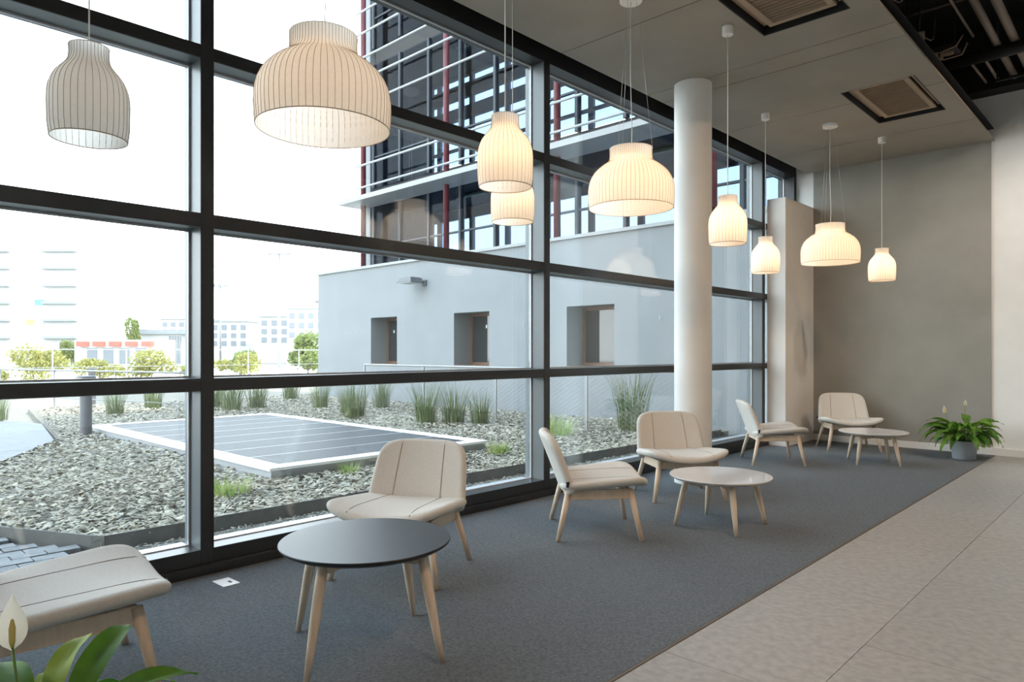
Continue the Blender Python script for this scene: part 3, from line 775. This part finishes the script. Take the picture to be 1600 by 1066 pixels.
# ---------------------------------------------------------------- grasses
def grass_mesh(n_, h, spread, lean, m, rnd, wd=.006):
    V = []; Fc = []
    for _ in range(n_):
        a = rnd.uniform(0, 2*PI); r = spread * math.sqrt(rnd.random()); x, y = r*math.cos(a), r*math.sin(a)
        hh = h * rnd.uniform(.55, 1.0); ln = lean * rnd.uniform(.2, 1.0) * hh; b = a + rnd.uniform(-.8, .8)
        w = wd * rnd.uniform(.7, 1.3); px, py = -math.sin(b)*w, math.cos(b)*w; i0 = len(V)
        for q in (0, .35, .7, 1.0):
            ox, oy = math.cos(b)*ln*q*q, math.sin(b)*ln*q*q; ww = 1 - q*.92
            V.append((x+ox-px*ww, y+oy-py*ww, hh*q)); V.append((x+ox+px*ww, y+oy+py*ww, hh*q))
        for k in range(3): Fc.append((i0+2*k, i0+2*k+1, i0+2*k+3, i0+2*k+2))
    return V, Fc
rg = random.Random(21)
GM = []
for k in range(3):
    V, Fc = grass_mesh(150, .9, .20, .5, M_grass, rg, .008); me = bpy.data.meshes.new('grass_blades'); me.from_pydata(V, [], Fc); me.materials.append(M_grass); GM.append(me)
TM = []
for k in range(2):
    V, Fc = grass_mesh(120, .22, .16, .8, M_tuft, rg, .006); me = bpy.data.meshes.new('tuft_blades'); me.from_pydata(V, [], Fc); me.materials.append(M_tuft); TM.append(me)
clumps = [(-11.1, 7.6, 1.0, 'reedy grass clump right of the first mullion beyond the solar array'),
          (-11.9, 6.9, 1.0, 'reedy grass clump beside the first mullion beyond the solar array'),
          (-12.86, 5.9, .9, 'light reedy grass clump left of the first mullion'),
          (-11.7, 4.77, .8, 'bright grass clump right of the bollards'),
          (-12.4, 2.9, .7, 'small bright grass clump at the far left of the window'),
          (-7.46, 7.87, 1.0, 'tall pale grass clump at the far edge of the solar array'),
          (-8.98, 9.6, 1.0, 'dark green grass clump in front of the leftmost railing post'),
          (-5.5, 8.08, 1.05, 'tall arching grass clump between two railing posts'),
          (-5.1, 8.4, 1.0, 'leaning grass clump beside the right railing post'),
          (-4.7, 8.7, .8, 'small grass clump touching the right railing post'),
          (-10.9, 6.9, 1.1, 'dense reed clump close behind the far corner of the solar array'),
          (-10.0, 8.6, .9, 'slim grass clump near the corner of the annex'),
          (-13.2, 9.6, 1.0, 'broad dark grass clump just left of the annex corner'),
          (-8.2, 8.2, .8, 'slim grass clump left of the tall pale one'),
          (-2.2, 9.9, 1.3, 'spiky grass clump seen left of the column')]
for k, (x, y, s, lab) in enumerate(clumps):
    o = bpy.data.objects.new('grass_clump', GM[k % 3]); COL.objects.link(o)
    o.location = (x, y, .04); o.rotation_euler = (0, 0, k*1.3); o.scale = (s, s, s)
    tag(o, lab, 'grass', 'ornamental grass clumps in the bed')
tufts = [(-2.15, 4.89, .9, 'short green tuft at the near edge of the solar array, right one'), (-2.12, 4.25, .7, 'short green tuft at the near edge of the solar array, left one'),
         (-1.95, 2.85, 1.1, 'short green tuft in the chippings right of the first mullion'), (-2.05, 6.5, .9, 'short green tuft near the right corner of the solar array'), (-1.5, 6.6, .9, 'short green tuft beside the second mullion'),
         (-2.6, 8.4, 1.6, 'wide low green tuft in the chippings behind the second mullion'), (-3.4, 9.0, 1.6, 'low green tuft in the chippings close to the annex wall')]
for k, (x, y, s, lab) in enumerate(tufts):
    o = bpy.data.objects.new('grass_tuft', TM[k % 2]); COL.objects.link(o)
    o.location = (x, y, .06); o.rotation_euler = (0, 0, k*1.1); o.scale = (s, s, s*.9)
    tag(o, lab, 'grass', 'short green tufts in the chippings')

# ---------------------------------------------------------------- bollards
def bollard(x, y, h, r, label):
    t = thing('bollard_light', label, 'bollard', (x, y, .02), group='bollard lights in the garden')
    autosmooth(lathe('post', [(r, 0), (r, h-.09)], M_bollard, t, seg=24))
    autosmooth(lathe('light_ring', [(r*.8, h-.09), (r*.8, h-.03)], mat('bollard diffuser', (.6, .62, .62), .4), t, seg=24))
    autosmooth(lathe('cap', [(r*1.6, h-.03), (r*1.65, h-.015), (r*1.5, h)], M_bollard, t, seg=24))
bollard(-7.98, 3.25, 1.0, .085, 'dark round bollard light standing in the chippings at left')
bollard(-14.9, 5.2, .98, .085, 'further bollard light with a flat cap behind the first')

# ---------------------------------------------------------------- railing in front of the annex
def railing(p, q, n_, h, label, mesh=True, m=M_galv, rails=(1.0,), z0=0.0, post=.025):
    p, q = Vector(p), Vector(q); d = q - p; L_ = d.length
    t = thing('garden_railing', label, 'railing', (p.x, p.y, z0), math.atan2(d.y, d.x))
    for rz_ in rails: tube('handrail', [(0, 0, h*rz_), (L_, 0, h*rz_)], .022 if rz_ == 1 else .010, m, t, 8)
    for k in range(n_+1):
        bm = bmesh.new(); xx = L_*k/n_; bx(bm, xx-post, xx+post, -.012, .012, 0, h-.01); finish(bm, 'post', m, t)
    if mesh:
        bm = bmesh.new()
        k = 0.0; hh = h - .12
        while k < L_:
            for sgn in (1, -1):
                x0 = k; x1 = k + hh*1.7
                a = (x0, .04); b = (x1, h-.08)
                if x1 > L_: b = (L_, .04 + (L_-x0)/1.7)
                if sgn == -1: a, b = (L_-a[0], a[1]), (L_-b[0], b[1])
                tube_bm(bm, [(a[0], 0, a[1]), (b[0], 0, b[1])], .0018, 3)
            k += .13
        w = finish(bm, 'wire_mesh', m, t); w['kind'] = 'stuff'
        bm = bmesh.new(); bx(bm, 0, L_, -.05, .05, -.04, .05); finish(bm, 'kerb', M_pvside, t)
railing((-9.3, 9.35), (-.6, 9.35), 4, 1.10, 'steel mesh railing with round handrail before the annex wall')
railing((-24.5, 1.8), (-10.8, 5.86), 6, .95, 'thin wire fence crossing the garden at far left', False, rails=(1.0, .62, .3), post=.012)
railing((-29.2, 2), (-29.2, 30), 10, 1.5, 'pale fence line running in front of the yellow hedge', False, rails=(1.0, .5), post=.03)

# ---------------------------------------------------------------- annex (ground floor wing)
YA = 11.4; AT = 3.78; AX0 = -14.8
t = thing('annex_wing', 'pale grey concrete annex wing with deep square windows', 'building', (AX0, YA, -.06))
wins = [(-16.39+4.4, -15.18+4.4, 1.07, 2.36), (-12.86+4.4, -11.61+4.4, 1.07, 2.36), (-9.27+4.4, -8.05+4.4, 1.10, 2.36)]
xs_ = sorted({AX0, -.35} | {q for w_ in wins for q in w_[:2]}); zs_ = sorted({-.06, AT} | {q for w_ in wins for q in w_[2:]})
bm = bmesh.new()
for a, b in zip(xs_, xs_[1:]):
    for c, d in zip(zs_, zs_[1:]):
        mx, mz = (a+b)/2, (c+d)/2
        if any(w_[0] < mx < w_[1] and w_[2] < mz < w_[3] for w_ in wins): continue
        bx(bm, a-AX0, b-AX0, 0, .75, c+.06, d+.06)
bmesh.ops.remove_doubles(bm, verts=bm.verts, dist=1e-4)
finish(bm, 'wall', M_concrete, t)
bm = bmesh.new(); bx(bm, 0, .3, .75, 14, 0, AT+.06); finish(bm, 'side_wall', M_concrete, t)
bm = bmesh.new(); bx(bm, .3, 14.4, .75, 14, AT-.2, AT); finish(bm, 'roof', M_farg, t)
bm = bmesh.new(); bx(bm, -.05, 14.45, -.05, .80, AT+.06, AT+.13); finish(bm, 'coping', M_coping, t)
for w_ in wins:
    a, b, c, d = w_[0]-AX0, w_[1]-AX0, w_[2]+.06, w_[3]+.06; k = .07
    bm = bmesh.new()
    for r4 in ((a, b, c, c+k), (a, b, d-k, d), (a, a+k, c+k, d-k), (b-k, b, c+k, d-k)): bx(bm, r4[0], r4[1], .55, .63, r4[2], r4[3])
    wf = finish(bm, 'window_frame', M_wood2, t)
    bm = bmesh.new(); bx(bm, a+k, b-k, .58, .60, c+k, d-k); finish(bm, 'pane', M_darkglass, wf)
    bm = bmesh.new(); bx(bm, a-.0, b+.0, -.03, .55, c-.025, c+.004); finish(bm, 'window_sill', M_wood2, wf)
for k, (x, z) in enumerate(((-10.9, 2.0), (-7.3, 2.05), (-2.6, 2.1), (-13.2, 2.0), (-6.1, 2.05), (-12.6, 2.02))):
    bm = bmesh.new(); bx(bm, x-AX0-.02, x-AX0+.02, -.008, 0, z-.03, z+.05); finish(bm, 'wall_fixing', M_pvside, t)
# flood light on the annex
def flood(x, z, s, label, side=1):
    t = thing('wall_floodlight', label, 'floodlight', (x, YA if side else YA, z))
    bm = bmesh.new(); bx(bm, -.06*s, .10*s, -.05, 0, -.09*s, .06*s); finish(bm, 'wall_plate', M_bollard, t, bevel=.01)
    tube('arm', [(0, -.05, 0), (-.05*s, -.22*s, .03)], .03*s, M_bollard, t, 8)
    bm = bmesh.new()
    v = [bm.verts.new(p) for p in ((-.50*s, -.55*s, -.02), (.12*s, -.55*s, -.02), (.12*s, -.12*s, -.02), (-.50*s, -.12*s, -.02), (-.40*s, -.50*s, .11*s), (.05*s, -.50*s, .11*s), (.05*s, -.15*s, .11*s), (-.40*s, -.15*s, .11*s))]
    for f_ in ((0,3,2,1), (4,5,6,7), (0,1,5,4), (1,2,6,5), (2,3,7,6), (3,0,4,7)): bm.faces.new([v[i] for i in f_])
    finish(bm, 'head', M_bollard, t, bevel=.012)
    bm = bmesh.new(); bx(bm, -.45*s, .07*s, -.52*s, -.15*s, -.035, -.02); finish(bm, 'lens', M_sill, t)
flood(-9.6, 3.2, 1.0, 'dark floodlight on the annex wall above the left window')
t = thing('wall_lamp', 'round dish lamp on an arm at the annex corner', 'wall lamp', (-14.8, 11.9, 3.05))
tube('arm', [(0, 0, .1), (-.25, 0, .15), (-.5, 0, .08)], .025, M_galv, t)
lathe('dish', [(.30, -.06), (.26, 0), (.10, .06), (.03, .09)], M_pvside, t, seg=24, loc=(-.55, 0, 0))

# ---------------------------------------------------------------- upper glazed wing behind
YU = 13.0; UX0 = -14.1; UX1 = 6.0; YF = 15.5
t = thing('glazed_wing', 'dark glazed upper wing with red columns and white louvers', 'building', (UX0, YU, 3.78))
def ub(name, x0, x1, y0, y1, z0, z1, m, parent=None):
    bm = bmesh.new(); bx(bm, x0-UX0, x1-UX0, y0-YU, y1-YU, z0-3.78, z1-3.78); return finish(bm, name, m, parent or t)
levels = [(3.80, 6.10), (6.65, 10.6), (11.1, 13.3)]
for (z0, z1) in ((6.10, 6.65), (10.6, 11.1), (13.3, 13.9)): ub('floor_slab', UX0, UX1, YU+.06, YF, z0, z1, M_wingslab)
ub('base_kerb', UX0, UX1, YU, YU+.15, 3.80, 3.95, M_coping)
ub('corner_pier', UX0-.42, UX0-.16, YU-.05, YU+.5, 3.80, 13.9, M_farg)
nb = 10; bw = 1.38*1.0
bw = 4.13/3
for (z0, z1) in levels:
    k = 0
    while UX0 + k*bw < UX1 - .3:
        x0 = UX0 + k*bw; x1 = min(x0 + bw, UX1)
        ub('mullion', x0-.04, x0+.04, YU-.06, YU+.10, z0, z1, M_wingframe)
        pn_ = ub('pane', x0+.04, x1-.04, YU, YU+.02, z0, z1, M_glass2)
        ub('glazing_bar', x0+.04, x1-.04, YU-.03, YU+.05, z0+.95, z0+1.0, M_wingframe)
        k += 1
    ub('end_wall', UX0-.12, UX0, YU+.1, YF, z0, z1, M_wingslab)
    x = UX0 + .35
    while x < UX1:
        ub('far_mullion', x-.09, x+.09, YF-.1, YF, z0, z1, M_wingframe); x += 1.62
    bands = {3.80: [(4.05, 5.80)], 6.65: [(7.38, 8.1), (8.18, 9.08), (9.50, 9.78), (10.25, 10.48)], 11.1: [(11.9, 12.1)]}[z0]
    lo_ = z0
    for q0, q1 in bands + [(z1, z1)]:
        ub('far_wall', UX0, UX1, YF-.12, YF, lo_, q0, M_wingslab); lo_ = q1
for k in range(5):
    x = UX0 + .0 + k*3.99
    tube('red_column', [(x-UX0, -.42, .02), (x-UX0, -.42, 10.1)], .085, M_red, t, 12)
ub('ledge', UX0-.55, UX1, YU-1.0, YU-.1, 6.02, 6.16, M_coping)
for s in (.286, .3245, .431, .474, .511, .554, .592, .63):
    z = 1.4 + s/.69*(YU-.62)
    tube('louver_tube', [(-.1, -.62, z-3.78), (UX1-UX0, -.62, z-3.78)], .034, M_louver, t, 8)
for k in range(4):
    lx = UX0 + 3.5 + k*3.2
    for (z0, z1) in levels[:2]:
        bm = bmesh.new(); bx(bm, lx-UX0-.6, lx-UX0+.6, .9, 1.05, z1-3.78-.08, z1-3.78-.02); finish(bm, 'ceiling_lamp', mat('yellowed interior panel', (.55, .48, .22), .6), t)

# ---------------------------------------------------------------- distance: hedge, trees, buildings
def leaf_cloud(n_, rx, ry, rz, s, m, rnd, lump=6):
    V = []; Fc = []; cs = [(rnd.uniform(-.6, .6), rnd.uniform(-.6, .6), rnd.uniform(-.55, .6), rnd.uniform(.35, .6)) for _ in range(lump)]
    for _ in range(n_):
        c = rnd.choice(cs); a = rnd.uniform(0, 2*PI); u = rnd.uniform(-1, 1); q = c[3]*rnd.uniform(.55, 1.05); w = math.sqrt(1-u*u)
        p = Vector(((c[0]+q*w*math.cos(a))*rx, (c[1]+q*w*math.sin(a))*ry, (c[2]+q*u)*rz + rz))
        d = Vector((rnd.gauss(0, 1), rnd.gauss(0, 1), rnd.gauss(0, 1))).normalized(); e1 = d.orthogonal().normalized(); e2 = d.cross(e1)
        i0 = len(V); l = s*rnd.uniform(.6, 1.2)
        V += [p + e1*l, p + e2*l*.5, p - e1*l, p - e2*l*.5]; Fc.append((i0, i0+1, i0+2, i0+3))
    me = bpy.data.meshes.new('foliage'); me.from_pydata(V, [], Fc); me.materials.append(m); return me
rt = random.Random(4)
HM = [leaf_cloud(2200, 1.3, 1.0, .80, .085, M_hedge, rt) for _ in range(3)]
TMs = [leaf_cloud(2600, 1.0, 1.0, 1.0, .10, M_tree, rt, 9) for _ in range(2)]
def bush(name, me, x, y, z, sc, label, cat, group, trunk=.0):
    t = thing(name, label, cat, (x, y, -.06), group=group)
    o = bpy.data.objects.new('foliage', me); COL.objects.link(o); o.parent = t; o.location = (0, 0, z); o.scale = sc; o.rotation_euler = (0, 0, rt.uniform(0, 6))
    o['kind'] = 'stuff'
    tube('stem', [(0, 0, 0), (.05, .02, z + sc[2]*.9)], .05, M_bark, t, 6, r1=.02)
k = 0
y = 1.0
hpos = []; ORD = ['first', 'second', 'third', 'fourth', 'fifth', 'sixth', 'seventh', 'eighth', 'ninth', 'tenth', 'eleventh', 'twelfth']
while y < 19:
    hpos.append((-31.6 + rt.uniform(-.3, .3), y)); y += 2.25
for k, (x, y) in enumerate(hpos):
    hgt = rt.uniform(.75, 1.1)
    bush('hedge_shrub', HM[k % 3], x, y, .05, (1, 1, hgt), 'yellow green hedge shrub beyond the garden, %s from the left' % ORD[k], 'shrub', 'hedge shrubs beyond the garden')
bush('round_tree', TMs[0], -34.9, 22.6, .2, (1.6, 1.5, 1.25), 'green round tree left of the annex corner', 'tree', None)
bush('round_tree', TMs[1], -36.6, 19.1, .2, (.85, .8, .95), 'small green bush tree left of the light mast', 'tree', None)
bush('round_tree', TMs[1], -74.4, 19.4, .4, (.9, .9, 1.5), 'pale tree at the corner of the white tower', 'tree', None)
bush('cypress', TMs[0], -71.7, 24.2, 1.2, (.9, .9, 1.9), 'dark conifer behind the far grey roof', 'tree', None)
def far_box(t, name, w, d, z0, z1, m, ox=0, oy=0, parent=None):
    bm = bmesh.new(); bx(bm, ox-d/2, ox+d/2, oy-w/2, oy+w/2, z0, z1); return finish(bm, name, m, parent or t)
A_ = math.atan2(.724, -.69)  # facing of far facades (towards the camera) : local +x looks away
def far_thing(name, label, u, d, rz=None):
    x = 4.4 - .690*d + .724*d*(u-800)/1080; y = .724*d + .690*d*(u-800)/1080
    return thing(name, label, 'building', (x, y, -.06), A_ if rz is None else rz)
# white tower with ledges and a mural panel
t = far_thing('white_tower', 'overexposed white tower block with ledges and a coloured panel', 55, 70)
far_box(t, 'body', 8.5, 6, 0, 12.2, M_farw, 3)
for k in range(6):
    z = 2.8 + k*1.75
    far_box(t, 'ledge', 3.4, .5, z, z+.22, M_farg, -.25, -2.55); far_box(t, 'ledge', 1.5, .5, z, z+.22, M_farg, -.25, 3.3)
for (oy, z, c) in ((.5, 5.6, (.75, .45, .25)), (-.4, 6.2, (.15, .40, .75)), (.5, 6.9, (.80, .55, .35)), (-.3, 4.9, (.75, .40, .30)), (.5, 4.2, (.70, .40, .15)), (-.4, 4.2, (.5, .6, .75))):
    far_box(t, 'mural_panel', .9, .06, z, z+.55, mat('mural %.2f %.1f' % (c[0], z), c, .8), -.03, oy)
# low pavilion with red awnings
t = far_thing('low_shop_row', 'low white shop row with red awnings', 182, 62)
far_box(t, 'body', 7.6, 3, 0, 2.55, M_farw, 1.5)
for k in range(5): far_box(t, 'awning', .9, .5, 1.95, 2.4, M_farr, -.25, 2.9 - k*1.45)
for k in range(4): far_box(t, 'shop_window', .9, .05, .4, 1.8, M_fard, -.02, 2.2 - k*1.45)
t = far_thing('grey_roof_hall', 'pale hall with a grey flat roof left of the first mullion', 250, 72)
far_box(t, 'body', 4.6, 4, 0, 3.3, M_farw, 2); far_box(t, 'roof', 6.2, 4.6, 3.3, 3.75, M_farg, 2); far_box(t, 'side_block', 1.8, 3, 0, 3.9, M_fard, 3.2, 3.2)
for k in range(5): far_box(t, 'screen_slat', .12, .1, .3, 3.1, M_farg, -.05, -1.0-.28*k)
def block(u, d, w, h, label, rows, cols, wallm=M_farw):
    t = far_thing('apartment_block', label, u, d)
    far_box(t, 'body', w, 6, 0, h, wallm, 3)
    for r in range(rows):
        for c in range(cols):
            zc = h - .75 - r*1.1; oy = -w/2 + w*(c+.5)/cols
            far_box(t, 'window', w/cols*.55, .08, zc-.35, zc+.3, M_fard, -.03, oy)
    far_box(t, 'roof_edge', w+.3, 6.3, h, h+.15, M_farg, 3)
block(350, 95, 6.5, 5.6, 'pale apartment block right of the first mullion', 3, 5)
block(436, 90, 5.2, 6.0, 'long banded apartment block behind the light mast', 3, 4)
block(478, 80, 4.4, 6.4, 'taller pale block touching the annex corner', 3, 4)
block(290, 110, 8, 6.6, 'hazy pale block partly hidden by the first mullion', 3, 6)
def mast(u, d, h, label):
    x = 4.4 - .690*d + .724*d*(u-800)/1080; y = .724*d + .690*d*(u-800)/1080
    t = thing('light_mast', label, 'light mast', (x, y, -.06), A_)
    tube('pole', [(0, 0, 0), (0, 0, h)], .13, M_farg, t, 8, r1=.07)
    bm = bmesh.new(); bx(bm, -.06, .06, -1.0, 1.0, h-.1, h+.02); finish(bm, 'cross_arm', M_farg, t)
    for s in (-.8, 0, .8):
        bm = bmesh.new(); bx(bm, -.3, .0, s-.22, s+.22, h-.05, h+.30); finish(bm, 'lamp_head', M_farg, t)
mast(436, 60, 10.0, 'tall light mast left of the annex')
mast(344, 90, 10.0, 'distant light mast right of the first mullion')
